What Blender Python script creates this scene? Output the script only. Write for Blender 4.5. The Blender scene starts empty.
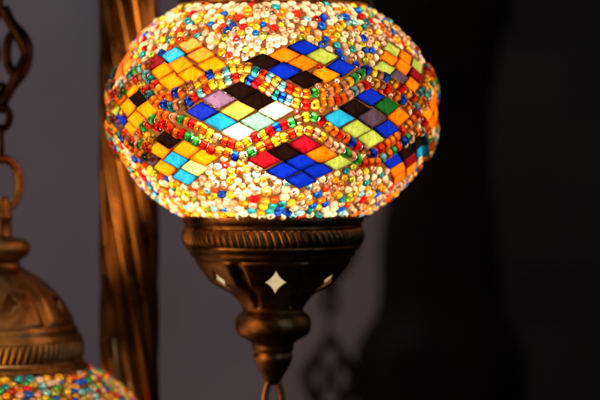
import bpy, bmesh, math, random
import numpy as np
from mathutils import Vector, Matrix

SC = bpy.context.scene
COL = SC.collection
S = 0.0005                      # metres per unit of the measured drawing (0.5 mm)
GA, GB = 161.3 * S, 120.8 * S       # half axes of the glass globe
PI = math.pi
rad = math.radians

# mosaic design, measured as longitude / latitude parameter (degrees) on the globe
ROSETTES = [
    "0,0,-10.3,8.4,K 0,1,-17.6,4.5,lilac 0,2,-23.6,-0.8,B 1,0,-4.5,3.9,K 1,1,-11,-0.4,LY 1,2,-17.1,-5.3,C 2,0,1.6,-0.4,W 2,1,-4.5,-5.3,M 2,2,-11,-9.8,W",
    "0,0,35.1,5.8,B 0,1,28.8,0.7,K 0,2,22.7,-3.8,C 1,0,42.1,1.7,G 1,1,35.7,-3.5,V 1,2,29.6,-8.5,L 2,0,48,-3,O 2,1,42.8,-8.5,B 2,2,36.2,-12.9,L",
    "0,0,-57.8,9.4,Y 0,1,-65.1,6.8,Y 0,2,-69.9,0.7,L 1,0,-51.7,5.1,K 1,1,-58.1,1.4,Y 1,2,-64.7,-5,B 2,0,-46.5,0.2,Y 2,1,-52.8,-4.3,Y 2,2,-58.5,-9.2,Y",
    "0,0,-33.1,30.2,Y 0,1,-39.5,25.2,C 0,2,-47.6,21.8,D 1,0,-26.7,24.9,Y 1,1,-34.3,20.3,Y 1,2,-42.3,17.7,Y 2,0,-21,19.8,Y 2,1,-28.7,15.4,Y 2,2,-36.2,12.6,Y",
    "0,0,12.4,28.6,B 0,1,4.6,24.6,O 0,2,-3.1,21.3,K 1,0,18.7,24.2,L 1,1,11.1,20.6,O 1,2,4.5,17.2,B 2,0,25,18.9,B 2,1,18.5,15.5,Y 2,2,11.8,13.2,K",
    "0,0,53.5,28.3,L 0,1,48.5,23.5,O 0,2,44.1,18.9,L 1,0,60.4,24.8,O 1,1,55,19.9,O 1,2,50.3,14.6,V 2,0,67.4,20.7,L 2,1,62.5,15.9,D 2,2,58,11.9,O",
    "0,0,-38.6,-13.4,K 0,1,-43.5,-18.2,Y 0,2,-51.1,-22.5,V 1,0,-31.2,-17.9,Y 1,1,-37.4,-22.8,C 1,2,-44.9,-27,Y 2,0,-25,-21.5,Y 2,1,-30,-26.6,LG 2,2,-36.6,-31.4,C",
    "0,0,11.4,-15.8,R 0,1,4.7,-18.9,K 0,2,-2.5,-22.6,R 1,0,18,-20.1,O 1,1,11.1,-23.8,B 1,2,4.5,-28.1,B 2,0,24.8,-23.6,L 2,1,17.4,-27.7,B 2,2,11.8,-33,B",
    "0,0,64.6,-14.2,K 0,1,57.1,-18.1,K 0,2,51,-23.2,B 1,0,74.3,-19.4,C 1,1,64.6,-23.6,D 1,2,57.8,-27.5,O 2,0,86.6,-23,W 2,1,75.9,-29.4,Y 2,2,61.2,-32.5,O",
]
BEAD_ROWS = [
    "-25.3,11.3,Y -23.3,13.3,O -21.1,15.3,B -18.1,15.5,A -15.4,16.8,Q -12.9,17.9,Y -10.6,17.9,A -7.9,18.5,A -5.4,16.7,T -2.7,15.4,R -0.5,14,Q 1.6,12.3,A 3.6,10.1,Q 6,9.2,R 8.5,7.5,O 11.4,6.7,O 14.1,7.1,G 16.8,7.1,A 19.5,7.3,P 21.7,9.3,O 24.7,10.2,P 26.7,12,Y 29.2,13.8,G 31.9,15.6,G 34.8,17.5,B 37.6,16.7,Y 39.9,15.3,N 42.5,14.3,B 46.2,11.6,A 49.2,9.7,R 52.4,7.5,A 55.4,5.8,R 58.8,4.1,A",
    "-25.8,5.5,R -23.9,7.2,Q -21.8,8.7,R -19.8,11,Y -16.7,11.2,Y -14.5,12.8,Q -12,13.9,R -9,14.1,A -7.3,12.7,B -4.9,11.4,R -2.3,10.1,O -0.3,7.9,P 1.6,6.2,T 3.6,5.3,B 5.5,4.1,Q 8.1,2.8,A 11.3,1.9,R 14.6,2,Y 17,3.2,A 19.4,3.3,A 21.8,4.1,R 24,5,O 26.2,6.1,P 28.6,8.1,Q 30.6,9.4,P 33.1,10.5,R 37.4,11.5,Y 39.9,10.9,N 42.4,9.1,R 46.3,6.3,O 49.2,4.4,B 51.7,2,O 56.9,1.2,Q",
    "-45.7,13,T -43,10.9,R -40.9,8.7,Y -38.8,6.2,O -35.6,6,O -33.2,7.5,B -30.8,7.4,O -27.9,10.7,N",
    "-47.3,8.8,R -44.9,6.3,T -42.7,3.9,O -40.6,2.3,O -37.7,2.3,B -34.9,1.2,T -32.5,2.3,P -30.2,2,N -27.9,3.7,B",
    "-39.4,-1.8,O -36.4,-2.7,O -33.6,-3.3,P -30.8,-4.4,G -28.8,-5.3,O -26.8,-6.4,R -25,-7.2,A -23.1,-8.5,O -21,-10.5,Y -18.7,-12.2,C -15.9,-14,R -13.5,-14.9,R -11,-16.2,O -8,-14.2,Y -5.3,-11.8,R -2.5,-11.1,Y -0.2,-9.2,R 1.9,-7.5,B 4.2,-6.6,R 6.8,-5.7,G 8.9,-4.5,N 11.3,-3.2,Y 14,-3.4,G 16.7,-4.9,R 18.8,-7.2,A 21,-9.2,O 23.3,-10.9,R 25.6,-12.3,O 27.9,-14,B 30.3,-15.8,R 33.5,-17.2,N 37.9,-19.3,B 40.7,-17,R 43.2,-15,O 45.3,-13.6,O 47.3,-11.9,O 49.9,-9.2,R 52.8,-6.5,A 54.9,-4.3,O 57.2,-1.7,R",
    "-45.4,-6.1,R -43.2,-4.2,G -41.2,-7.4,R -38.4,-5.9,R -35.8,-7.9,R -33.3,-10.1,O -31.2,-10.5,R -29,-11.8,G -26.4,-13.8,G -23.6,-15.4,R -21.3,-17.6,R -18.3,-18.5,A -15.3,-18.9,O -12.6,-20.5,B -9.9,-20.5,C -6.7,-18.5,G -3.6,-16.4,O -0.7,-15.1,R 1.6,-13.8,Y 4.1,-12.2,Y 6.9,-10.5,R 9.2,-9.2,A 12.5,-9.2,O 14.9,-10.1,W 17,-11.8,Y 19.4,-13.8,P 21.6,-15.8,W 24.1,-16.7,W 26.8,-19,G 29.2,-20.4,P 32.1,-22,G 35.2,-23.7,R 38,-23.3,O 41.1,-23.3,O 43.4,-21.4,Q 45.7,-19.6,O 47.7,-18,G 49.6,-16.4,R 51.8,-13.9,B 53.3,-12.3,G 55.1,-11.2,P 58.3,-9.7,O",
    "-48.2,-7.2,G -53.2,-11.4,P -49.7,-9.6,O -47,-11.9,Y -44.6,-12.5,Y -48.9,-15.5,O -52.2,-15.5,G -56.8,-14.2,G -55.9,-17.8,O",
]

BULB_MAIN = 30.0
BULB_LEFT = 13.0


# ------------------------------------------------------------------ materials
def new_mat(name):
    m = bpy.data.materials.new(name)
    m.use_nodes = True
    nt = m.node_tree
    nt.nodes.clear()
    return m, nt

def N(nt, t, **kw):
    n = nt.nodes.new(t)
    for k, v in kw.items():
        if k in n.inputs.keys():
            n.inputs[k].default_value = v
        else:
            setattr(n, k, v)
    return n

def mixc(nt, a, b, fac, mode='MIX'):
    n = nt.nodes.new('ShaderNodeMix')
    n.data_type = 'RGBA'
    n.blend_type = mode
    for sock, v in ((n.inputs[0], fac), (n.inputs[6], a), (n.inputs[7], b)):
        if isinstance(v, (float, int)):
            sock.default_value = v
        elif isinstance(v, tuple):
            sock.default_value = v
        else:
            nt.links.new(v, sock)
    return n.outputs[2]

def c4(c):
    return (c[0], c[1], c[2], 1.0)

def glass_mat(name, col, clear=0.2, refr=0.0, gloss_rough=0.12, texture=True, streak=0.5, ior=1.02, rrough=0.46, back=0.25):
    """coloured art glass: lets light through diffusely and partly clearly, glossy skin"""
    m, nt = new_mat(name)
    L = nt.links.new
    tc = N(nt, 'ShaderNodeTexCoord')
    geo = N(nt, 'ShaderNodeNewGeometry')
    base = c4(col)
    colour = None
    bump = None
    if texture:
        mp = N(nt, 'ShaderNodeMapping')
        mp.inputs['Scale'].default_value = (1.0, 1.0, 0.45)
        mp.inputs['Rotation'].default_value = (0.5, 0.7, 0.4)
        L(tc.outputs['Object'], mp.inputs['Vector'])
        n1 = N(nt, 'ShaderNodeTexNoise', Scale=190.0, Detail=6.0, Roughness=0.62, Distortion=1.6)
        L(mp.outputs[0], n1.inputs['Vector'])
        n2 = N(nt, 'ShaderNodeTexNoise', Scale=900.0, Detail=2.0, Roughness=0.5)
        L(tc.outputs['Object'], n2.inputs['Vector'])
        r1 = N(nt, 'ShaderNodeValToRGB')
        lo = tuple(max(0.0, v * (1 - 0.42 * streak)) for v in col)
        hi = tuple(min(1.0, v * (1 + 0.40 * streak) + 0.004 * streak) for v in col)
        r1.color_ramp.elements[0].position = 0.33
        r1.color_ramp.elements[0].color = c4(lo)
        r1.color_ramp.elements[1].position = 0.66
        r1.color_ramp.elements[1].color = c4(hi)
        L(n1.outputs['Fac'], r1.inputs['Fac'])
        spk = N(nt, 'ShaderNodeValToRGB')           # seeds and bubbles in the glass
        spk.color_ramp.elements[0].position = 0.27
        spk.color_ramp.elements[0].color = (0.35, 0.35, 0.35, 1)
        spk.color_ramp.elements[1].position = 0.36
        spk.color_ramp.elements[1].color = (1, 1, 1, 1)
        L(n2.outputs['Fac'], spk.inputs['Fac'])
        colour = mixc(nt, r1.outputs[0], spk.outputs[0], 0.8, 'MULTIPLY')
        b = N(nt, 'ShaderNodeBump', Strength=0.16, Distance=0.0006)
        L(n1.outputs['Fac'], b.inputs['Height'])
        bump = b.outputs[0]
    else:
        # every bead a little different from the next
        hsv = N(nt, 'ShaderNodeHueSaturation', Color=base)
        rnd = N(nt, 'ShaderNodeMapRange')
        L(geo.outputs['Random Per Island'], rnd.inputs[0])
        rnd.inputs[3].default_value = 0.90
        rnd.inputs[4].default_value = 1.30
        L(rnd.outputs[0], hsv.inputs['Value'])
        rh = N(nt, 'ShaderNodeMapRange')
        mm = N(nt, 'ShaderNodeMath', operation='FRACT')
        m7 = N(nt, 'ShaderNodeMath', operation='MULTIPLY')
        m7.inputs[1].default_value = 37.0
        L(geo.outputs['Random Per Island'], m7.inputs[0])
        L(m7.outputs[0], mm.inputs[0])
        L(mm.outputs[0], rh.inputs[0])
        rh.inputs[3].default_value = 0.497
        rh.inputs[4].default_value = 0.515
        L(rh.outputs[0], hsv.inputs['Hue'])
        colour = hsv.outputs[0]
    tr = N(nt, 'ShaderNodeBsdfTranslucent')
    df = N(nt, 'ShaderNodeBsdfDiffuse')
    tp = N(nt, 'ShaderNodeBsdfTransparent')
    gl = N(nt, 'ShaderNodeBsdfGlossy', Roughness=gloss_rough)
    gl.inputs['Color'].default_value = (1, 1, 1, 1)
    L(colour, tr.inputs['Color'])
    L(colour, df.inputs['Color'])
    L(colour, tp.inputs['Color'])
    if bump:
        L(bump, gl.inputs['Normal'])
    a = N(nt, 'ShaderNodeMixShader', Fac=back)
    L(tr.outputs[0], a.inputs[1]); L(df.outputs[0], a.inputs[2])
    out = a.outputs[0]
    if refr > 0:
        rf = N(nt, 'ShaderNodeBsdfRefraction', Roughness=rrough, IOR=ior)
        L(colour, rf.inputs['Color'])
        a2 = N(nt, 'ShaderNodeMixShader', Fac=refr)
        L(out, a2.inputs[1]); L(rf.outputs[0], a2.inputs[2])
        out = a2.outputs[0]
    b2 = N(nt, 'ShaderNodeMixShader', Fac=clear)
    L(out, b2.inputs[1]); L(tp.outputs[0], b2.inputs[2])
    fr = N(nt, 'ShaderNodeFresnel', IOR=(1.26 if texture else 1.5))
    if bump:
        L(bump, fr.inputs['Normal'])
    c = N(nt, 'ShaderNodeMixShader')
    L(fr.outputs[0], c.inputs[0]); L(b2.outputs[0], c.inputs[1]); L(gl.outputs[0], c.inputs[2])
    o = N(nt, 'ShaderNodeOutputMaterial')
    L(c.outputs[0], o.inputs['Surface'])
    return m

TILE_COL = {
    'Y': (0.70, 0.18, 0.001), 'O': (0.64, 0.115, 0.001), 'LY': (0.80, 0.36, 0.04), 'W': (0.62, 0.50, 0.35),
    'R': (0.21, 0.002, 0.008), 'D': (0.12, 0.002, 0.005), 'B': (0.001, 0.012, 0.32), 'C': (0.008, 0.22, 0.46),
    'M': (0.11, 0.46, 0.24), 'G': (0.003, 0.055, 0.008), 'L': (0.22, 0.30, 0.05), 'LG': (0.62, 0.72, 0.18),
    'V': (0.040, 0.025, 0.050), 'lilac': (0.15, 0.09, 0.19), 'K': (0.005, 0.0015, 0.001),
}
BEAD_COL = {
    'Y': (0.95, 0.58, 0.03), 'A': (0.90, 0.42, 0.04), 'O': (0.95, 0.24, 0.01), 'R': (0.70, 0.012, 0.008),
    'B': (0.01, 0.11, 0.60), 'T': (0.02, 0.30, 0.34), 'Q': (0.22, 0.56, 0.60), 'G': (0.06, 0.46, 0.08),
    'L': (0.42, 0.48, 0.03), 'P': (0.74, 0.38, 0.25), 'W': (0.84, 0.61, 0.43), 'C': (0.84, 0.66, 0.34),
    'N': (0.40, 0.20, 0.11), 'K': (0.02, 0.01, 0.008),
}
TILE_NAMES = dict(Y='amber', O='orange', LY='straw', W='cream', R='crimson', D='oxblood', B='cobalt', C='cyan', M='mint',
                  G='bottle green', L='lime', LG='pale lime', V='plum', lilac='lilac', K='near black')
TILE_KEYS = list(TILE_COL); BEAD_KEYS = list(BEAD_COL)
TILE_MATS = [glass_mat('tile glass ' + TILE_NAMES[k], TILE_COL[k], clear=0.0, refr=(0.13 if k in ('W', 'LY', 'M', 'LG') else 0.04),
                       streak=(0.4 if k in ('K', 'B') else 0.75)) for k in TILE_KEYS]
BEAD_MATS = [glass_mat('bead glass ' + k.lower(), BEAD_COL[k], clear=(0.06 if k == 'W' else 0.20), refr=(0.03 if k in 'WCP' else 0.18), ior=1.18, rrough=0.16, back=0.16, texture=False, gloss_rough=0.08) for k in BEAD_KEYS]

def metal_mat(name, bright, dark, rough=0.36, scale=60.0, patina=0.5, streaky=False, bump=0.38, zs=9):
    m, nt = new_mat(name)
    L = nt.links.new
    tc = N(nt, 'ShaderNodeTexCoord')
    mp = N(nt, 'ShaderNodeMapping')
    L(tc.outputs['Object'], mp.inputs['Vector'])
    n1 = N(nt, 'ShaderNodeTexNoise', Scale=scale, Detail=8.0, Roughness=0.65, Distortion=0.6)
    L(mp.outputs[0], n1.inputs['Vector'])
    mp2 = N(nt, 'ShaderNodeMapping')
    mp2.inputs['Scale'].default_value = (1, 1, 14) if streaky else (1, 1, zs)
    L(tc.outputs['Object'], mp2.inputs['Vector'])
    n2 = N(nt, 'ShaderNodeTexNoise', Scale=scale * 2.2, Detail=5.0, Roughness=0.7)
    L(mp2.outputs[0], n2.inputs['Vector'])
    geo = N(nt, 'ShaderNodeNewGeometry')
    r = N(nt, 'ShaderNodeValToRGB')
    r.color_ramp.elements[0].position = 0.34; r.color_ramp.elements[0].color = c4(dark)
    r.color_ramp.elements[1].position = 0.34 + 0.42 * patina + 0.05; r.color_ramp.elements[1].color = c4(bright)
    L(n1.outputs['Fac'], r.inputs['Fac'])
    # rubbed edges are brighter, recesses keep their dark patina
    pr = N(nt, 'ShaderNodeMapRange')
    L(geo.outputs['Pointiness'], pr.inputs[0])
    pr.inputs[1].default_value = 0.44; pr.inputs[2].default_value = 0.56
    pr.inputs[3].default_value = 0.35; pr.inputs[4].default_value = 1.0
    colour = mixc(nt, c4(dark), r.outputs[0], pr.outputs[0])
    p = N(nt, 'ShaderNodeBsdfPrincipled', Metallic=1.0)
    L(colour, p.inputs['Base Color'])
    rr = N(nt, 'ShaderNodeMapRange')
    L(n2.outputs['Fac'], rr.inputs[0])
    rr.inputs[1].default_value = 0.3; rr.inputs[2].default_value = 0.7
    rr.inputs[3].default_value = rough - 0.09; rr.inputs[4].default_value = rough + 0.16
    L(rr.outputs[0], p.inputs['Roughness'])
    b = N(nt, 'ShaderNodeBump', Strength=bump, Distance=0.0006)
    L(n2.outputs['Fac'], b.inputs['Height'])
    L(b.outputs[0], p.inputs['Normal'])
    o = N(nt, 'ShaderNodeOutputMaterial')
    L(p.outputs[0], o.inputs['Surface'])
    return m

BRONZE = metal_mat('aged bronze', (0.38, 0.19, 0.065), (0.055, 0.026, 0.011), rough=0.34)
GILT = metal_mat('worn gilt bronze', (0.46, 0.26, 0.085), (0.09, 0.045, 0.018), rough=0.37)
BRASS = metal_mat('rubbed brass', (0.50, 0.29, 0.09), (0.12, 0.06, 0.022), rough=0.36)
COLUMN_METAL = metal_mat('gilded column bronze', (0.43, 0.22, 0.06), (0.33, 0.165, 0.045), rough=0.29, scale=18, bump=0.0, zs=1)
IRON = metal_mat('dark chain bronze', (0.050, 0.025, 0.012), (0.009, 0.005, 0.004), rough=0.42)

def shell_mat():
    """clear glass globe with brown grout wherever no tile or bead is stuck on (attribute 'grout')"""
    m, nt = new_mat('grouted glass shell')
    L = nt.links.new
    tc = N(nt, 'ShaderNodeTexCoord')
    at = N(nt, 'ShaderNodeAttribute', attribute_name='grout')
    n = N(nt, 'ShaderNodeTexNoise', Scale=420.0, Detail=4.0)
    L(tc.outputs['Object'], n.inputs['Vector'])
    col = mixc(nt, (0.050, 0.018, 0.006, 1), (0.17, 0.070, 0.022, 1), n.outputs['Fac'])
    tp = N(nt, 'ShaderNodeBsdfTransparent')
    tp.inputs[0].default_value = (0.92, 0.91, 0.90, 1)
    tr = N(nt, 'ShaderNodeBsdfTranslucent'); df = N(nt, 'ShaderNodeBsdfDiffuse')
    L(col, tr.inputs[0]); L(col, df.inputs[0])
    a = N(nt, 'ShaderNodeMixShader', Fac=0.45); L(tr.outputs[0], a.inputs[1]); L(df.outputs[0], a.inputs[2])
    b = N(nt, 'ShaderNodeMixShader'); L(at.outputs['Fac'], b.inputs[0]); L(tp.outputs[0], b.inputs[1]); L(a.outputs[0], b.inputs[2])
    o = N(nt, 'ShaderNodeOutputMaterial'); L(b.outputs[0], o.inputs['Surface'])
    return m
SHELL = shell_mat()

def frost_mat():
    m, nt = new_mat('frosted cream glass')
    L = nt.links.new
    tc = N(nt, 'ShaderNodeTexCoord')
    n = N(nt, 'ShaderNodeTexNoise', Scale=300.0, Detail=5.0)
    L(tc.outputs['Object'], n.inputs['Vector'])
    col = mixc(nt, (0.13, 0.135, 0.105, 1), (0.25, 0.25, 0.19, 1), n.outputs['Fac'])
    tr = N(nt, 'ShaderNodeBsdfTranslucent'); df = N(nt, 'ShaderNodeBsdfDiffuse')
    L(col, tr.inputs[0]); L(col, df.inputs[0])
    a = N(nt, 'ShaderNodeMixShader', Fac=0.3); L(tr.outputs[0], a.inputs[1]); L(df.outputs[0], a.inputs[2])
    o = N(nt, 'ShaderNodeOutputMaterial'); L(a.outputs[0], o.inputs['Surface'])
    return m
FROST = frost_mat()

def bulb_mat(name, strength):
    m, nt = new_mat(name)
    e = N(nt, 'ShaderNodeEmission', Strength=strength)
    e.inputs[0].default_value = (1.0, 0.75, 0.51, 1)
    o = N(nt, 'ShaderNodeOutputMaterial'); nt.links.new(e.outputs[0], o.inputs['Surface'])
    return m

def simple_mat(name, c1, c2, scale, rough, detail=6.0, stretch=(1, 1, 1), bump=0.3, dist=0.004, spec=0.3):
    m, nt = new_mat(name)
    L = nt.links.new
    tc = N(nt, 'ShaderNodeTexCoord')
    mp = N(nt, 'ShaderNodeMapping'); mp.inputs['Scale'].default_value = stretch
    L(tc.outputs['Object'], mp.inputs['Vector'])
    n = N(nt, 'ShaderNodeTexNoise', Scale=scale, Detail=detail, Roughness=0.6, Distortion=0.4)
    L(mp.outputs[0], n.inputs['Vector'])
    r = N(nt, 'ShaderNodeValToRGB')
    r.color_ramp.elements[0].position = 0.3; r.color_ramp.elements[0].color = c4(c1)
    r.color_ramp.elements[1].position = 0.7; r.color_ramp.elements[1].color = c4(c2)
    L(n.outputs['Fac'], r.inputs['Fac'])
    p = N(nt, 'ShaderNodeBsdfPrincipled', Roughness=rough)
    p.inputs['Specular IOR Level'].default_value = spec
    L(r.outputs[0], p.inputs['Base Color'])
    b = N(nt, 'ShaderNodeBump', Strength=bump, Distance=dist)
    L(n.outputs['Fac'], b.inputs['Height']); L(b.outputs[0], p.inputs['Normal'])
    o = N(nt, 'ShaderNodeOutputMaterial'); L(p.outputs[0], o.inputs['Surface'])
    return m

# ------------------------------------------------------------------ mesh helper
class MB:
    def __init__(self):
        self.v = []; self.f = []; self.mi = []; self.n = 0
    def add(self, verts, faces, mat=0):
        off = self.n
        self.v.extend(map(tuple, verts)); self.n += len(verts)
        self.f.extend([tuple(i + off for i in f) for f in faces])
        self.mi.extend([mat] * len(faces))
    def grid(self, P, closed_u=True, closed_v=False, mat=0, flip=False):
        """P: array (nv, nu, 3)"""
        nv, nu = P.shape[:2]
        fs = []
        for j in range(nv if closed_v else nv - 1):
            j2 = (j + 1) % nv
            for i in range(nu if closed_u else nu - 1):
                i2 = (i + 1) % nu
                q = (j * nu + i, j * nu + i2, j2 * nu + i2, j2 * nu + i)
                fs.append(q[::-1] if flip else q)
        self.add(P.reshape(-1, 3).tolist(), fs, mat)
    def tube(self, pts, r, seg=12, closed=False, mat=0):
        pts = [Vector(p) for p in pts]
        n = len(pts)
        rr = r if isinstance(r, (list, tuple)) else [r] * n
        up = None; rings = []
        for i, p in enumerate(pts):
            if closed:
                t = (pts[(i + 1) % n] - pts[i - 1]).normalized()
            else:
                t = (pts[min(i + 1, n - 1)] - pts[max(i - 1, 0)]).normalized()
            if up is None:
                up = t.orthogonal().normalized()
                if abs(t.y) < 0.9: up = (Vector((0, 1, 0)) - t * t.y).normalized()
            else:
                up = (up - t * up.dot(t)).normalized()
            w = t.cross(up)
            rings.append([p + (up * math.cos(a) + w * math.sin(a)) * rr[i] for a in [2 * PI * k / seg for k in range(seg)]])
        P = np.array([[tuple(q) for q in ring] for ring in rings])
        self.grid(P, True, closed, mat)
        if not closed:
            off = self.n - n * seg
            self.f.append(tuple(off + k for k in range(seg))[::-1]); self.mi.append(mat)
            self.f.append(tuple(off + (n - 1) * seg + k for k in range(seg))); self.mi.append(mat)
    def build(self, name, mats, parent=None, smooth=True, recalc=True):
        me = bpy.data.meshes.new(name)
        me.from_pydata(self.v, [], self.f)
        for m in (mats if isinstance(mats, list) else [mats]):
            me.materials.append(m)
        me.polygons.foreach_set('material_index', self.mi)
        me.polygons.foreach_set('use_smooth', [smooth] * len(self.f))
        me.update()
        if recalc:
            bm = bmesh.new(); bm.from_mesh(me)
            bmesh.ops.recalc_face_normals(bm, faces=bm.faces)
            bm.to_mesh(me); bm.free()
        o = bpy.data.objects.new(name, me)
        COL.objects.link(o)
        if parent: o.parent = parent
        return o

def spline(pts, n):
    """Catmull-Rom through points"""
    pts = [np.array(p, float) for p in pts]
    P = [2 * pts[0] - pts[1]] + pts + [2 * pts[-1] - pts[-2]]
    out = []
    for i in range(1, len(P) - 2):
        for k in range(n):
            t = k / n
            a, b, c, d = P[i - 1], P[i], P[i + 1], P[i + 2]
            out.append(0.5 * ((2 * b) + (c - a) * t + (2 * a - 5 * b + 4 * c - d) * t * t + (3 * b - a - 3 * c + d) * t ** 3))
    out.append(pts[-1])
    return out

def lathe(mb, prof, seg=128, fn=None, mat=0):
    """prof: list of (r, z) metres; fn(theta array, r, z) -> r"""
    th = np.linspace(0, 2 * PI, seg, endpoint=False)
    P = np.zeros((len(prof), seg, 3))
    for j, (r, z) in enumerate(prof):
        R = np.full(seg, r) if fn is None else fn(th, r, z)
        P[j, :, 0] = R * np.sin(th); P[j, :, 1] = -R * np.cos(th); P[j, :, 2] = z
    mb.grid(P, True, False, mat)

def px_prof(pairs, n=0):
    p = [(r * S, z * S) for r, z in pairs]
    return [tuple(q) for q in spline(p, n)] if n else p

# ------------------------------------------------------------------ globe maths
def gp(lon, lat, off=0.0):
    lo, la = rad(lon), rad(lat)
    p = Vector((GA * math.cos(la) * math.sin(lo), -GA * math.cos(la) * math.cos(lo), GB * math.sin(la)))
    n = Vector((p.x / GA ** 2, p.y / GA ** 2, p.z / GB ** 2)).normalized()
    return p + n * off, n

def bead_mesh(seg, prof, dia, length, hole):
    """barrel shaped seed bead with its thread hole along z"""
    vs = []; R = dia / 2; h = hole / 2
    cx = (R + h) / 2; ax = (R - h) / 2; az = length / 2
    for i in range(seg):
        a = 2 * PI * i / seg
        for k in range(prof):
            b = 2 * PI * k / prof
            cb, sb = math.cos(b), math.sin(b)
            cr = cx + ax * math.copysign(abs(cb) ** 0.8, cb); z = az * math.copysign(abs(sb) ** 0.75, sb)
            vs.append((cr * math.cos(a), cr * math.sin(a), z))
    fs = []
    for i in range(seg):
        for k in range(prof):
            fs.append((i * prof + k, ((i + 1) % seg) * prof + k, ((i + 1) % seg) * prof + (k + 1) % prof, i * prof + (k + 1) % prof))
    return np.array(vs), fs

def frame_from(z, x):
    z = z.normalized(); x = (x - z * x.dot(z)).normalized(); y = z.cross(x)
    return np.array([[x.x, y.x, z.x], [x.y, y.y, z.y], [x.z, y.z, z.z]])

U0, V0 = (6.45, -4.5), (-6.45, -4.5)

def expand_rosettes(rng):
    out = []
    for k, s in enumerate(ROSETTES):
        tiles = []
        for t in s.split():
            a, b, lo, la, c = t.split(',')
            tiles.append((int(a), int(b), float(lo), float(la), c))
        out.append(tiles)
    lo, la = 65.9, -23.4         # the right-hand lower rosette is seen almost edge on
    out[8] = [(a, b, lo - 2 + (a - 1) * 6.4 - (b - 1) * 6.4, la + (a + b - 2) * -4.5, c) for a, b, _, _, c in out[8]]
    pal = ['Y', 'Y', 'O', 'B', 'C', 'L', 'K', 'R', 'V', 'B', 'W', 'M']
    for first, step, n, lat in ((36 + 44.4, 44.4, 5, -1.5), (55.5 + 45, 45, 5, 20.5), (62 + 41.5, 41.5, 5, -23.3)):
        for k in range(n):
            c1, c2, c3 = rng.sample(pal, 3)
            if k == n - 1 or k == 0: c1, c2, c3 = 'Y', 'O', 'Y'
            col = [[c1, c2, c3], [c2, c1, c2], [c3, c2, rng.choice(pal)]]
            clo = first + step * k
            out.append([(a, b, clo + (a - 1) * 6.45 - (b - 1) * 6.45, lat - (a + b - 2) * 4.5, col[a][b]) for a in range(3) for b in range(3)])
    return out

def wave_u(lon): return 11.2 + 6.6 * math.cos(rad(360 / 46.0 * (lon + 11.5)))
def wave_l(lon): return -12.3 - 6.6 * math.cos(rad(360 / 46.0 * (lon + 11.5)))

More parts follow.
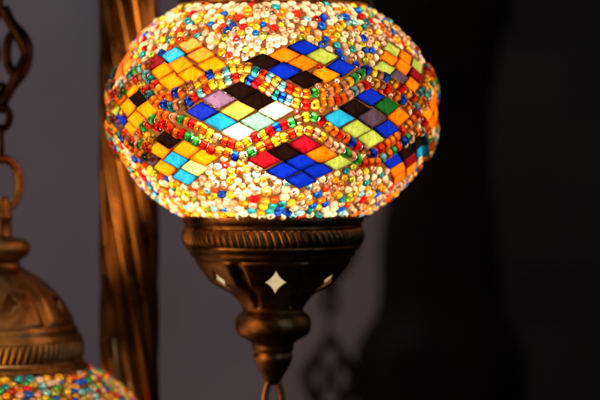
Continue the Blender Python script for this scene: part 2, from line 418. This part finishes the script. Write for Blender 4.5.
def make_mosaic(globe, seed, tint):
    rng = random.Random(seed)
    occupied = []                 # (point, radius) that scattered beads must not enter
    tile_quads = []
    # ---- diamond tiles, one mesh per rosette
    for ros in expand_rosettes(rng):
        mb = MB()
        for a, b, lo, la, c in ros:
            if tint == 'cool': c = rng.choice(['Y', 'B', 'K', 'R', 'O', 'G'])
            P, n = gp(lo, la)
            k = 0.488 + rng.uniform(-0.012, 0.012)
            U, V = U0, V0
            cs = []
            for su, sv in ((-1, -1), (1, -1), (1, 1), (-1, 1)):
                q, _ = gp(lo + (su * U[0] + sv * V[0]) * k / math.cos(rad(min(abs(la), 26) * .45)), la + (su * U[1] + sv * V[1]) * k)
                d = q - P
                cs.append(d - n * d.dot(n))
            rot = Matrix.Rotation(rng.uniform(-0.05, 0.05), 3, n)
            tilt = Vector((rng.uniform(-1, 1), rng.uniform(-1, 1), rng.uniform(-1, 1))) * 0.02
            nn = (n + tilt).normalized()
            cs = [rot @ (d * rng.uniform(0.965, 1.02)) for d in cs]
            cs = [d - nn * d.dot(nn) for d in cs]
            cen = P + n * 0.0002
            inset = 0.0005
            lv = [(1.0, -0.0019), (1.0, 0.0007), (None, 0.00105)]
            vs = []
            for sc, hh in lv:
                for d in cs:
                    dd = d if sc else d * (1 - inset * 1.6 / d.length)
                    vs.append(cen + dd + nn * hh)
            fs = []
            for l in range(2):
                for i in range(4):
                    j = (i + 1) % 4
                    fs.append((l * 4 + 4 + i, l * 4 + 4 + j, l * 4 + j, l * 4 + i))
            fs.append((11, 10, 9, 8))
            mb.add(vs, fs, TILE_KEYS.index(c))
            tile_quads.append((P, n, cs))
        mb.build('diamond_rosette', TILE_MATS, globe, smooth=False, recalc=False)

    # ---- double rows of threaded beads
    bv, bf = bead_mesh(14, 8, 1, 1, 0.30)
    bfa = np.array(bf)
    def put(mb, P, axis, ref, dia, ln, c, n):
        M = frame_from(axis, ref)
        vr = (bv * np.array([dia, dia, ln])) @ M.T
        hgt = vr @ np.array(n)
        keep = hgt[bfa].mean(axis=1) > -0.16 * min(dia, ln)       # the lower side sits in the cement
        mb.add((vr + np.array(P)).tolist(), bfa[keep].tolist(), BEAD_KEYS.index(c))
    rowpal = 'YYAAOOORRRBQQTGGPNW'
    band_cells = {'upper': MB(), 'lower': MB()}
    def row_bead(which, lo, la, lo2, la2, c, scale=1.0):
        if tint == 'cool': c = rng.choice(rowpal)
        P, n = gp(lo, la, 1.4 * 0.001)
        P2, _ = gp(lo2, la2, 1.4 * 0.001)
        ax = (P2 - P)
        if ax.length < 1e-6: ax = Vector((0, 0, 1)).cross(n)
        ax = ax.normalized() + Vector((rng.gauss(0, .08), rng.gauss(0, .08), rng.gauss(0, .08)))
        put(band_cells[which], P, ax, n, (0.0052 + rng.uniform(-.0003, .0003)) * scale, (0.0040 + rng.uniform(-.0003, .0003)) * scale, c, n)
        occupied.append((P, 0.0019))
    for k, s in enumerate(BEAD_ROWS):
        L_ = []
        for t in s.split():
            lo, la, c = t.split(','); L_.append((float(lo), float(la), c))
        which = 'upper' if k < 4 else 'lower'
        for i, (lo, la, c) in enumerate(L_):
            a = L_[max(i - 1, 0)]; b = L_[min(i + 1, len(L_) - 1)]
            if k in (6, 2, 3): ax_lo, ax_la = lo + (b[0] - a[0]), la + (b[1] - a[1])
            if k == 8: b = (lo + 1, la + rng.uniform(-1, 1)); ax_lo, ax_la = b
            else: ax_lo, ax_la = lo + (b[0] - a[0]), la + (b[1] - a[1])
            row_bead(which, lo, la, ax_lo, ax_la, c)
    for which, fn in (('upper', wave_u), ('lower', wave_l)):
        for off in (-2.3, 2.3):
            lon = 60.0
            while lon < 360 - 46:
                la = fn(lon)
                if not (which == 'lower' and lon < 60.5):
                    row_bead(which, lon, la + off, lon + 1, fn(lon + 1) + off, rng.choice(rowpal), 1.0)
                sl = (fn(lon + .5) - fn(lon - .5)) * GB / GA
                lon += math.degrees(0.0038 / GA) / math.sqrt(1 + sl * sl)
    for which in band_cells:
        band_cells[which].build('bead_band', BEAD_MATS, globe)

    # ---- scattered beads in the rest
    fieldpal = ('W' * 33 + 'P' * 13 + 'Y' * 7 + 'O' * 8 + 'A' * 6 + 'C' * 3 + 'R' * 6 + 'B' * 6 + 'T' * 4 + 'Q' * 3 + 'L' * 4 + 'N' * 2)
    if tint == 'cool': fieldpal = 'W' * 8 + 'P' * 6 + 'Y' * 9 + 'O' * 9 + 'R' * 10 + 'B' * 7 + 'G' * 8 + 'A' * 8 + 'Q' * 3 + 'T' * 3 + 'L' * 3
    cell = 0.006
    grid = {}
    def key(p): return (int(math.floor(p.x / cell)), int(math.floor(p.y / cell)), int(math.floor(p.z / cell)))
    def push(p, r): grid.setdefault(key(p), []).append((p, r))
    for p, r in occupied: push(p, r)
    def free(p, r):
        k = key(p)
        for dx in (-1, 0, 1):
            for dy in (-1, 0, 1):
                for dz in (-1, 0, 1):
                    for q, rq in grid.get((k[0] + dx, k[1] + dy, k[2] + dz), ()):
                        if (p - q).length < r + rq: return False
        return True
    tq = []
    for P, n, cs in tile_quads:
        e1 = (cs[1] - cs[0]) * 0.5; e2 = (cs[3] - cs[0]) * 0.5
        G = np.array([[e1.dot(e1), e1.dot(e2)], [e1.dot(e2), e2.dot(e2)]])
        sin_a = e1.cross(e2).length / (e1.length * e2.length)
        tq.append((P, e1, e2, np.linalg.inv(G), e1.length * sin_a, e2.length * sin_a))
    def on_tile(p, m):
        for P, e1, e2, Gi, l1, l2 in tq:
            d = p - P
            if d.length > 0.016: continue
            ab = Gi @ np.array([d.dot(e1), d.dot(e2)])
            if abs(ab[0]) < 1 + m / l1 and abs(ab[1]) < 1 + m / l2: return True
        return False
    mb = MB()
    LATMAX = 56.0
    EMB = 0.0009                     # centre height of a scattered bead above the glass
    front = []
    def surf(p):
        lo = math.degrees(math.atan2(p.x, -p.y))
        la = math.degrees(math.atan2(p.z / GB, math.hypot(p.x, p.y) / GA))
        return la, gp(lo, la, EMB)
    def try_bead(p, dia, squeeze):
        la, (P, n) = surf(p)
        if abs(la) > LATMAX: return False
        if not free(P, dia * 0.5 * squeeze): return False
        if on_tile(P, dia * 0.20): return False
        push(P, dia * 0.5 * squeeze)
        t1 = n.orthogonal().normalized(); t2 = n.cross(t1)
        a = rng.uniform(0, 2 * PI)
        tilt = abs(rng.gauss(0, 0.24)) if rng.random() < 0.86 else rng.uniform(0.9, 1.5)
        axis = n * math.cos(tilt) + (t1 * math.cos(a) + t2 * math.sin(a)) * math.sin(tilt)
        put(mb, P + n * rng.uniform(-0.0003, 0.0004), axis, t1 + n * .01, dia, dia * rng.uniform(0.50, 0.66), rng.choice(fieldpal), n)
        front.append((P, n, dia))
        return True
    def dia_():
        return min(0.0054, max(0.0041, rng.gauss(0.0048, 0.0003)))
    # beads laid one against the next, starting from scattered seeds
    for _ in range(60):
        la = rng.choice((-1, 1)) * rng.uniform(36, 54)
        try_bead(gp(rng.uniform(-180, 180), la)[0], dia_(), 0.90)
    for dlt in (0.00005, 0.0005):
        k = 0
        while k < len(front):
            P, n, d0 = front[k]; k += 1
            t1 = n.orthogonal().normalized(); t2 = n.cross(t1)
            a0 = rng.uniform(0, 2 * PI)
            for q in range(26):
                dia = dia_() if dlt < 0.0003 else rng.uniform(0.0036, 0.0045)
                a = a0 + 2 * PI * q / 26
                try_bead(P + (t1 * math.cos(a) + t2 * math.sin(a)) * ((d0 + dia) * 0.5 * 0.90 + dlt * rng.random()), dia, 0.90)
    for _ in range(26000):            # whatever small gaps are left between the bands and the tiles
        la = math.degrees(math.asin(rng.uniform(-0.8, 0.8)))
        try_bead(gp(rng.uniform(-180, 180), la)[0], rng.uniform(0.0032, 0.0044), 0.84)
    mb.build('bead_field', BEAD_MATS, globe)
    # ---- where the grout shows between the pieces
    me = globe.data
    nv = len(me.vertices)
    co = np.zeros(nv * 3); me.vertices.foreach_get('co', co); co = co.reshape(-1, 3)
    g = np.ones((330, 860), np.float32)
    co = co.reshape(330, 860, 3)
    th_all = np.arctan2(co[0, :, 0], -co[0, :, 1])
    lat_all = np.linspace(-59, 59, 330)
    def patch(P, radius):
        la = math.degrees(math.asin(max(-1, min(1, P[2] / GB)))); dl = math.degrees(radius / 0.055) + 0.5
        rows_ = np.where(np.abs(lat_all - la) < dl)[0]
        lo = math.atan2(P[0], -P[1]); dt = radius / 0.04
        cols_ = np.where(np.abs((th_all - lo + PI) % (2 * PI) - PI) < dt)[0]
        return np.ix_(rows_, cols_)
    for lst in grid.values():
        for q, r in lst:
            r = 0.0020 if r == 0.0019 else r * 0.93
            P = gp(math.degrees(math.atan2(q.x, -q.y)), math.degrees(math.asin(max(-1, min(1, q.z / GB * 0.978)))))[0]
            ix = patch(q, 0.004)
            d = np.linalg.norm(co[ix] - np.array(q), axis=2)
            lift = min(0.0015, abs((q - P).length))
            rr = math.sqrt(max(r * r * 0.86 + lift * lift, 1e-9))
            g[ix] = np.where(d < rr, 0.0, g[ix])
    for P, e1, e2, Gi, l1, l2 in tq:
        ix = patch(P, 0.014)
        d = co[ix] - np.array(P)
        A_ = d @ np.array(e1); B_ = d @ np.array(e2)
        aa = Gi[0, 0] * A_ + Gi[0, 1] * B_; bb = Gi[1, 0] * A_ + Gi[1, 1] * B_
        ins = (np.abs(aa) < 0.91) & (np.abs(bb) < 0.91) & (np.linalg.norm(d, axis=2) < 0.02)
        g[ix] = np.where(ins, 0.0, g[ix])
    at_ = me.attributes.new('grout', 'FLOAT', 'POINT')
    at_.data.foreach_set('value', g.reshape(-1))

# ------------------------------------------------------------------ bronze fittings
def groove_fn(n, phase, depth, z0, z1, width=0.07, bulge=0.0):
    def f(th, r, z):
        R = np.full(th.shape, r)
        t = (z - z0) / (z1 - z0)
        if 0 < t < 1:
            w = math.sin(PI * t) ** 0.6
            d = (th - phase + PI / n) % (2 * PI / n) - PI / n
            R = R - depth * w * np.exp(-(d / width) ** 2) + bulge * w * np.cos(d * n * .5) ** 2
        return R
    return f

def star_prism(mb, az, zc, w, h, r0, r1):
    """four pointed star with hollow sides, as a radial prism"""
    pts = []
    for k in range(4):
        a0 = PI / 2 * k; a1 = PI / 2 * (k + 1)
        for t in np.linspace(0, 1, 6, endpoint=False):
            # astroid-like side between two points
            c = math.cos(a0 + (a1 - a0) * t); s_ = math.sin(a0 + (a1 - a0) * t)
            e = 2.65
            pts.append((w * math.copysign(abs(c) ** e, c), h * math.copysign(abs(s_) ** e, s_)))
    rad_v = Vector((math.sin(az), -math.cos(az), 0)); tan_v = Vector((math.cos(az), math.sin(az), 0))
    vs = []
    for r in (r0, r1):
        for x, z in pts: vs.append(rad_v * r + tan_v * x + Vector((0, 0, zc + z)))
    n = len(pts)
    fs = [(i, (i + 1) % n, n + (i + 1) % n, n + i) for i in range(n)]
    fs += [tuple(range(n))[::-1], tuple(range(n, 2 * n))]
    mb.add(vs, fs)

def pierced_dome(name, prof_px, fn, star_z, star_r, parent, sgn, thick=3.0, phase=0.0, metal=None):
    """closed-wall dome with six star shaped openings cut through it"""
    prof = px_prof(prof_px, 6)
    mb = MB()
    seg = 192
    inner = [(max(r - thick * S, 0.0006), z + sgn * 0.0) for r, z in prof]
    loop = prof + inner[::-1]
    th = np.linspace(0, 2 * PI, seg, endpoint=False)
    P = np.zeros((len(loop), seg, 3))
    for j, (r, z) in enumerate(loop):
        R = fn(th, r, z)
        P[j, :, 0] = R * np.sin(th); P[j, :, 1] = -R * np.cos(th); P[j, :, 2] = z
    mb.grid(P, True, True)
    dome = mb.build(name, metal, parent)
    cut = MB()
    for k in range(6):
        star_prism(cut, rad(3) + phase + k * PI / 3, star_z * S, 10.6 * S, 11.8 * S, (star_r - 30) * S, (star_r + 24) * S)
    co = cut.build('cutter', BRONZE, parent, smooth=False)
    md = dome.modifiers.new('cut', 'BOOLEAN'); md.object = co; md.operation = 'DIFFERENCE'; md.solver = 'EXACT'
    dg = bpy.context.evaluated_depsgraph_get(); dg.update()
    me = bpy.data.meshes.new_from_object(dome.evaluated_get(dg))
    old = dome.data
    dome.modifiers.clear(); dome.data = me; me.name = name
    bpy.data.meshes.remove(old)
    cm = co.data; bpy.data.objects.remove(co); bpy.data.meshes.remove(cm)
    return dome

def rope_band(parent, r, z0, z1, depth, n=76, lean=1.0, metal=None):
    mb = MB()
    seg = n * 10
    th = np.linspace(0, 2 * PI, seg, endpoint=False)
    m = 15
    P = np.zeros((m, seg, 3))
    for j in range(m):
        t = j / (m - 1)
        z = z0 + (z1 - z0) * t
        half = math.sin(PI * t) ** 0.55
        ph = th * n / 2 + lean * (t - .5) * 2.6
        rid = np.abs(np.sin(ph)) ** 0.7
        R = r + depth * half * (0.30 + 0.70 * rid) - (0.0006 if half < .05 else 0)
        P[j, :, 0] = R * np.sin(th); P[j, :, 1] = -R * np.cos(th); P[j, :, 2] = z
    mb.grid(P, True, False)
    return mb.build('rope_band', metal, parent)

def ellipse_link(mb, c, rx, rz, tube, yaw=0.0, n=28, seg=10):
    pts = []
    for k in range(n):
        a = 2 * PI * k / n
        x = rx * math.cos(a); z = rz * math.sin(a)
        pts.append((c[0] + x * math.cos(yaw), c[1] + x * math.sin(yaw), c[2] + z))
    mb.tube(pts, tube, seg, closed=True)

def ornate_link(mb, zc, k=S):
    """openwork link: two eyes either side of a lens shaped opening"""
    outer = [(2, 52), (7, 42), (13, 32), (21, 21), (27, 9), (28, 0), (25, -11), (19, -22), (13, -32), (7, -42), (2, -50)]
    inner = [(15, 27), (8, 16), (6, 2), (8, -12), (15, -24)]
    for sx in (-1, 1):
        o = [np.array(p) for p in spline([(x * sx * k, 0, zc + z * k) for x, z in outer], 4)]
        nn = len(o)
        mb.tube(o, [(5.0 + 3.0 * math.sin(PI * (0.1 + 0.8 * i / (nn - 1))) + 0.8 * math.cos(i / (nn - 1) * 6 * PI)) * k for i in range(nn)], 10)
        mb.tube(spline([(x * sx * k, 0, zc + z * k) for x, z in inner], 6), 5.2 * k, 10)
        # little spurs where the arcs meet
        for z in (28, -25):
            mb.tube([(10 * sx * k, 0, zc + z * k), (22 * sx * k, 0, zc + (z * .86) * k)], [4.6 * k, 3.2 * k], 10)

def chain_mesh(mb, z, top):
    """alternating plain and ornate links from height z upwards (metres, local)"""
    k = S
    while z < top:
        ellipse_link(mb, (0, 0, z + 18 * k), 4.5 * k, 20 * k, 2.4 * k, yaw=PI / 2)
        ellipse_link(mb, (0, 0, z + 47 * k), 9 * k, 12 * k, 4.4 * k, yaw=0.35)
        ellipse_link(mb, (0, 0, z + 69 * k), 7 * k, 14 * k, 4.0 * k, yaw=1.0)
        ornate_link(mb, z + 116 * k)
        z += 164 * k

def make_lamp(loc, rotz, label, seed, tint, bulb_strength, scale=1.0, bulb_xyz=(0, 0, 0), ring_yaw=0.6, chain_top=0.36, metal=None):
    metal = metal or BRONZE
    lamp = bpy.data.objects.new('mosaic_lamp', None)
    COL.objects.link(lamp)
    lamp.location = loc; lamp.rotation_euler = (0, 0, rotz); lamp.scale = (scale,) * 3
    lamp['label'] = label; lamp['category'] = 'lamp'; lamp['group'] = 'hanging mosaic glass lamps'
    # glass globe
    mb = MB()
    pr = [(GA * math.cos(rad(t)) - 0.0002, GB * math.sin(rad(t))) for t in np.linspace(-59, 59, 330)]
    lathe(mb, pr, 860)
    globe = mb.build('globe', SHELL, lamp, recalc=False)
    make_mosaic(globe, seed, tint)
    # bulb and its holder, hanging inside
    mb = MB()
    bx, by, bz = bulb_xyz
    prof = [(0.0006, -0.021), (0.008, -0.0198), (0.0145, -0.0155), (0.019, -0.0085), (0.0205, 0.0), (0.0185, 0.009), (0.0135, 0.0185), (0.010, 0.026), (0.009, 0.032)]
    lathe(mb, [(r * 1.6, z * 1.45) for r, z in prof], 22)
    bulb = mb.build('light_bulb', bulb_mat('lit bulb ' + str(seed), bulb_strength), lamp)
    bulb.location = bulb_xyz
    mb = MB(); lathe(mb, [(0.0005, 0.0455), (0.011, 0.0455), (0.012, 0.047), (0.012, 0.062), (0.004, 0.064), (0.0005, 0.064)], 24)
    h = mb.build('bulb_holder', IRON, lamp); h.location = (bx, by, bz)

    # ---- top cap
    T = 105.0      # height of the cap's lower rim above the globe centre
    cap = MB()
    lathe(cap, px_prof([(84, T - 1), (95, T), (96, T + 2.5), (93, T + 5), (90, T + 6), (89, T + 9)]), 128)
    lathe(cap, px_prof([(88, T + 30), (87, T + 34), (82, T + 37), (83.5, T + 40), (80, T + 44), (78, T + 46)]), 128)
    lathe(cap, px_prof([(26, T + 100), (19.5, T + 104), (19, T + 109), (24, T + 111), (29, T + 115), (31.5, T + 121), (30, T + 127), (24, T + 131), (14, T + 132),
                        (11, T + 134), (10.6, T + 138), (10.2, T + 150), (11.8, T + 152), (11.8, T + 156), (9.6, T + 158), (9.2, T + 168), (7, T + 173), (0.6, T + 174)]), 64)
    capo = cap.build('top_cap', metal, lamp)
    rope_band(capo, 86 * S, (T + 8) * S, (T + 31) * S, 4.2 * S, lean=-1.0, metal=metal)
    prof = [(79, T + 44), (77, T + 50), (72, T + 58), (65, T + 68), (57, T + 77), (47, T + 86), (38, T + 93), (30, T + 98), (24, T + 101)]
    fn = groove_fn(6, rad(33), 7.5 * S, (T + 46) * S, (T + 97) * S, bulge=3.0 * S)
    capo.scale = (1, 1, 1.09); capo.location = (0, 0, T * S * (1 - 1.09))
    d = pierced_dome('cap_dome', prof, fn, T + 70, 64, capo, -1, metal=metal)
    inl = MB()
    lathe(inl, px_prof([(73, T + 52), (62, T + 67), (52, T + 78), (43, T + 86)]), 64)
    inl.build('backing_plate', metal, capo)

    # ---- ring and chain above
    mb = MB()
    ellipse_link(mb, (0, 0, (T + 203) * S), 21 * S, 28 * S, 5.0 * S, yaw=ring_yaw, n=40, seg=12)
    mb.build('hanging_ring', metal, lamp)
    mb = MB()
    chain_mesh(mb, (T + 229) * S, chain_top)
    chn = mb.build('chain', IRON, lamp); chn.rotation_euler = (0, 0, -rotz)

    # ---- collar below
    Z = -102.5
    c = MB()
    lathe(c, px_prof([(80, Z + 3.5), (90.5, Z + 3), (91.5, Z - 2), (91, Z - 7), (89, Z - 9), (88.5, Z - 11), (89.5, Z - 12.5), (88, Z - 14)]), 160)
    lathe(c, px_prof([(88, Z - 31), (88.5, Z - 33), (86, Z - 35.5), (83, Z - 37), (83.5, Z - 40), (81, Z - 43), (79, Z - 44), (77.5, Z - 46)]), 160)
    col = c.build('collar', metal, lamp)
    rope_band(col, 87 * S, (Z - 32) * S, (Z - 13) * S, 4.6 * S, metal=metal)
    prof = [(79, Z - 43), (77, Z - 48), (73, Z - 53), (68.5, Z - 58), (64, Z - 63), (60, Z - 68), (54.5, Z - 72), (47, Z - 76), (40, Z - 80), (34.5, Z - 86), (31.5, Z - 92), (30, Z - 97)]
    fn = groove_fn(6, rad(33), 11.0 * S, (Z - 93) * S, (Z - 45) * S, bulge=4.0 * S)
    pierced_dome('collar_dome', prof, fn, Z - 65, 64, col, 1, metal=metal)
    g = MB()
    lathe(g, px_prof([(73, Z - 46), (65, Z - 56), (56.8, Z - 65), (48.5, Z - 71), (40, Z - 75)]), 64)
    g.build('frosted_liner', FROST, col)
    # finial
    f = MB()
    lathe(f, px_prof([(29, Z - 94), (30.5, Z - 97), (31.5, Z - 99), (35, Z - 101), (37.6, Z - 105), (38.3, Z - 111), (37.5, Z - 117), (34, Z - 122), (27, Z - 126), (22, Z - 129),
                      (20.5, Z - 133), (20.8, Z - 137), (18.6, Z - 138.5), (18.6, Z - 140), (20, Z - 142), (19.2, Z - 146), (17, Z - 152), (13.5, Z - 158), (10.5, Z - 163), (8.5, Z - 167), (6, Z - 170), (0.6, Z - 171)]), 72)
    f.build('finial', metal, lamp)
    p = MB()
    z = (Z - 169) * S
    ellipse_link(p, (0, 0, z + 3 * S), 4 * S, 5 * S, 1.8 * S, yaw=PI / 2)
    for k in range(4):
        ellipse_link(p, (0, 0, z - 24 * S), 9 * S, 27 * S, 3.7 * S, yaw=(0.12 if k % 2 == 0 else 1.6), n=32)
        z -= 47 * S
    p.build('pull_chain', metal, lamp)
    return lamp

main_lamp = make_lamp((0, 0, 0), 0.0,
                      'large glowing multicoloured mosaic globe lamp in sharp focus above a bronze collar and finial', 7, 'warm', BULB_MAIN,
                      bulb_xyz=(-0.008, -0.005, -0.010))
left_lamp = make_lamp((-0.1405, 0.04, -0.1822), rad(131),
                      'dim mosaic lamp with domed bronze cap, hanging from the ornate openwork chain', 19, 'cool', BULB_LEFT,
                      scale=0.94, metal=GILT, bulb_xyz=(0.004, 0.0, -0.018), ring_yaw=rad(-131) + 0.5)

for ch_ in left_lamp.children:
    if ch_.name.startswith('globe'): ch_.scale = (1.07, 1.07, 1.0)

# ------------------------------------------------------------------ twisted column
def tag(o, label, cat, group=None, kind=None):
    if label: o['label'] = label
    if cat: o['category'] = cat
    if group: o['group'] = group
    if kind: o['kind'] = kind

colr = MB()
def twist(th, r, z):
    ph = 5.0 * (th + z * 14.5)
    return r * (0.70 + 0.31 * np.abs(np.cos(ph)) ** 0.85)
lathe(colr, [(0.0160, z) for z in np.linspace(-0.55, 0.55, 300)], 240, twist)
lathe(colr, [(0.0005, 0.552), (0.018, 0.552), (0.02, 0.556), (0.018, 0.562), (0.0005, 0.562)], 48)
lathe(colr, [(0.0005, -0.562), (0.019, -0.562), (0.02, -0.556), (0.018, -0.550), (0.0005, -0.550)], 48)
o = colr.build('twisted_column', COLUMN_METAL)
o.location = (-0.0778, 0.082, 0)
tag(o, 'spirally twisted gilded bronze column standing behind the glowing globe lamp', 'column')

# dark ornamental chain hanging further back
ch = MB(); chain_mesh(ch, -0.29, 0.40)
o = ch.build('ornamental_chain', IRON); o.location = (0.034, 0.45, -0.012); o.scale = (1.13, 1.13, 1.13)
tag(o, "dark out of focus ornamental chain hanging behind the lamp's finial", 'chain')

# turned post
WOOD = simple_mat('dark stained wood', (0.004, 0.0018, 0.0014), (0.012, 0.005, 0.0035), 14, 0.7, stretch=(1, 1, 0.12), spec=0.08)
pm = MB()
K = S * 1.50
yy = [(-160, 72), (-60, 72), (-20, 74), (10, 72), (40, 62), (80, 55), (120, 50), (160, 50), (200, 54), (230, 59), (260, 61), (290, 61), (310, 64), (325, 71), (340, 81), (355, 85), (375, 87), (400, 87), (430, 84), (480, 70), (560, 66), (620, 80), (640, 80)]
lathe(pm, [tuple(q) for q in spline([(r * K, (200 - y) * K) for y, r in yy], 5)], 72)
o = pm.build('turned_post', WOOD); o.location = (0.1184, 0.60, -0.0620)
tag(o, 'very dark turned wooden post at the right edge of the grey wall', 'post')

# walls
PLASTER = simple_mat('grey mauve plaster', (0.265, 0.262, 0.335), (0.375, 0.365, 0.44), 3.5, 0.85, bump=0.15)
def slab(name, x0, x1, y0, y1, z0, z1, mat, label, cat):
    m = MB()
    vs = [(x, y, z) for x in (x0, x1) for y in (y0, y1) for z in (z0, z1)]
    m.add(vs, [(0, 1, 3, 2), (4, 6, 7, 5), (0, 4, 5, 1), (2, 3, 7, 6), (0, 2, 6, 4), (1, 5, 7, 3)])
    ob = m.build(name, mat, smooth=False)
    tag(ob, label, cat)
    return ob
slab('plaster_wall', -1.2, 0.115, 0.72, 0.80, -0.9, 0.9, PLASTER, 'plain grey mauve plaster wall, blurred, behind the twisted column', 'wall')

def brick_mat():
    m, nt = new_mat('dark brown brick')  # dark brown bricks, mottled by noise
    L = nt.links.new
    tc = N(nt, 'ShaderNodeTexCoord')
    mp = N(nt, 'ShaderNodeMapping'); mp.inputs['Rotation'].default_value = (PI / 2, 0, 0)
    L(tc.outputs['Object'], mp.inputs['Vector'])
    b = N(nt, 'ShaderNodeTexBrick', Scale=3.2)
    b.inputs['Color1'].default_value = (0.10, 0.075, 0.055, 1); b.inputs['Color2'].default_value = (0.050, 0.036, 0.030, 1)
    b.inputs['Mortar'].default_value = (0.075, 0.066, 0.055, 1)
    L(mp.outputs[0], b.inputs['Vector'])
    n = N(nt, 'ShaderNodeTexNoise', Scale=4.0, Detail=5.0)
    L(tc.outputs['Object'], n.inputs['Vector'])
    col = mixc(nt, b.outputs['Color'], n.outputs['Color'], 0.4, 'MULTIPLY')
    p = N(nt, 'ShaderNodeBsdfPrincipled', Roughness=0.9)
    L(col, p.inputs['Base Color'])
    o = N(nt, 'ShaderNodeOutputMaterial'); L(p.outputs[0], o.inputs['Surface'])
    return m
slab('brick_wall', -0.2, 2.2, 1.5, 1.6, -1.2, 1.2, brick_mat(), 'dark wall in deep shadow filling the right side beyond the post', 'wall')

# ------------------------------------------------------------------ light
w = bpy.data.worlds.new('World'); SC.world = w; w.use_nodes = True
w.node_tree.nodes['Background'].inputs[0].default_value = (0.55, 0.62, 0.8, 1)
w.node_tree.nodes['Background'].inputs[1].default_value = 0.004

def area(name, loc, target, size, power, col, size_y=None):
    l = bpy.data.lights.new(name, 'AREA'); l.energy = power; l.color = col
    l.size = size
    if size_y: l.shape = 'RECTANGLE'; l.size_y = size_y
    o = bpy.data.objects.new(name, l); COL.objects.link(o)
    o.location = loc
    o.rotation_euler = (Vector(target) - Vector(loc)).to_track_quat('-Z', 'Y').to_euler()
    return o
area('wall_fill', (-1.1, 0.30, 1.45), (-0.35, 0.72, -0.4), 1.0, 11.0, (0.70, 0.81, 1.0))  # unseen soft light, added to brighten the plaster wall
area('neighbour_lamp_light', (-0.56, -0.32, -0.10), (0, 0, -0.1), 0.2, 2.0, (1.0, 0.50, 0.18))
sl = bpy.data.lights.new('cap_fill_spot', 'SPOT'); sl.energy = 3.5; sl.color = (1.0, 0.60, 0.28)  # added warm spot, cone kept narrow to brighten only the left lamp
sl.spot_size = rad(13); sl.spot_blend = 0.6; sl.shadow_soft_size = 0.06
so = bpy.data.objects.new('cap_fill_spot', sl); COL.objects.link(so); so.location = (0.02, -0.62, 0.34)
so.rotation_euler = (Vector((-0.145, 0.02, -0.135)) - so.location).to_track_quat('-Z', 'Y').to_euler()
area('shop_window_light', (0.75, -0.9, 0.25), (0, 0, -0.08), 0.12, 1.3, (0.45, 0.62, 1.0))
area('brick_wall_fill', (1.9, 0.55, 0.7), (1.25, 1.5, 0.25), 0.8, 2.2, (1.0, 0.76, 0.58))  # dim fill added to lift the brick wall out of black

# ------------------------------------------------------------------ camera
cam = bpy.data.cameras.new('Camera'); co = bpy.data.objects.new('Camera', cam); COL.objects.link(co)
co.location = (0.0135, -1.2, -0.0095)
co.rotation_euler = (Vector((0.0135, 0, -0.0445)) - co.location).to_track_quat('-Z', 'Y').to_euler()
cam.sensor_width = 36.0
cam.lens = 36.0 * math.hypot(1.2, 0.035) / 0.3
cam.clip_start = 0.05; cam.clip_end = 50
cam.dof.use_dof = True; cam.dof.focus_distance = 1.125; cam.dof.aperture_fstop = 5.6; cam.dof.aperture_blades = 9
SC.camera = co

SC.view_settings.view_transform = 'Standard'; SC.view_settings.look = 'None'
SC.view_settings.exposure = 0.0; SC.view_settings.gamma = 1.0
SC.cycles.use_denoising = True
SC.cycles.transparent_max_bounces = 24
SC.cycles.max_bounces = 12
SC.cycles.sample_clamp_indirect = 4.0
SC.cycles.caustics_reflective = False; SC.cycles.caustics_refractive = False
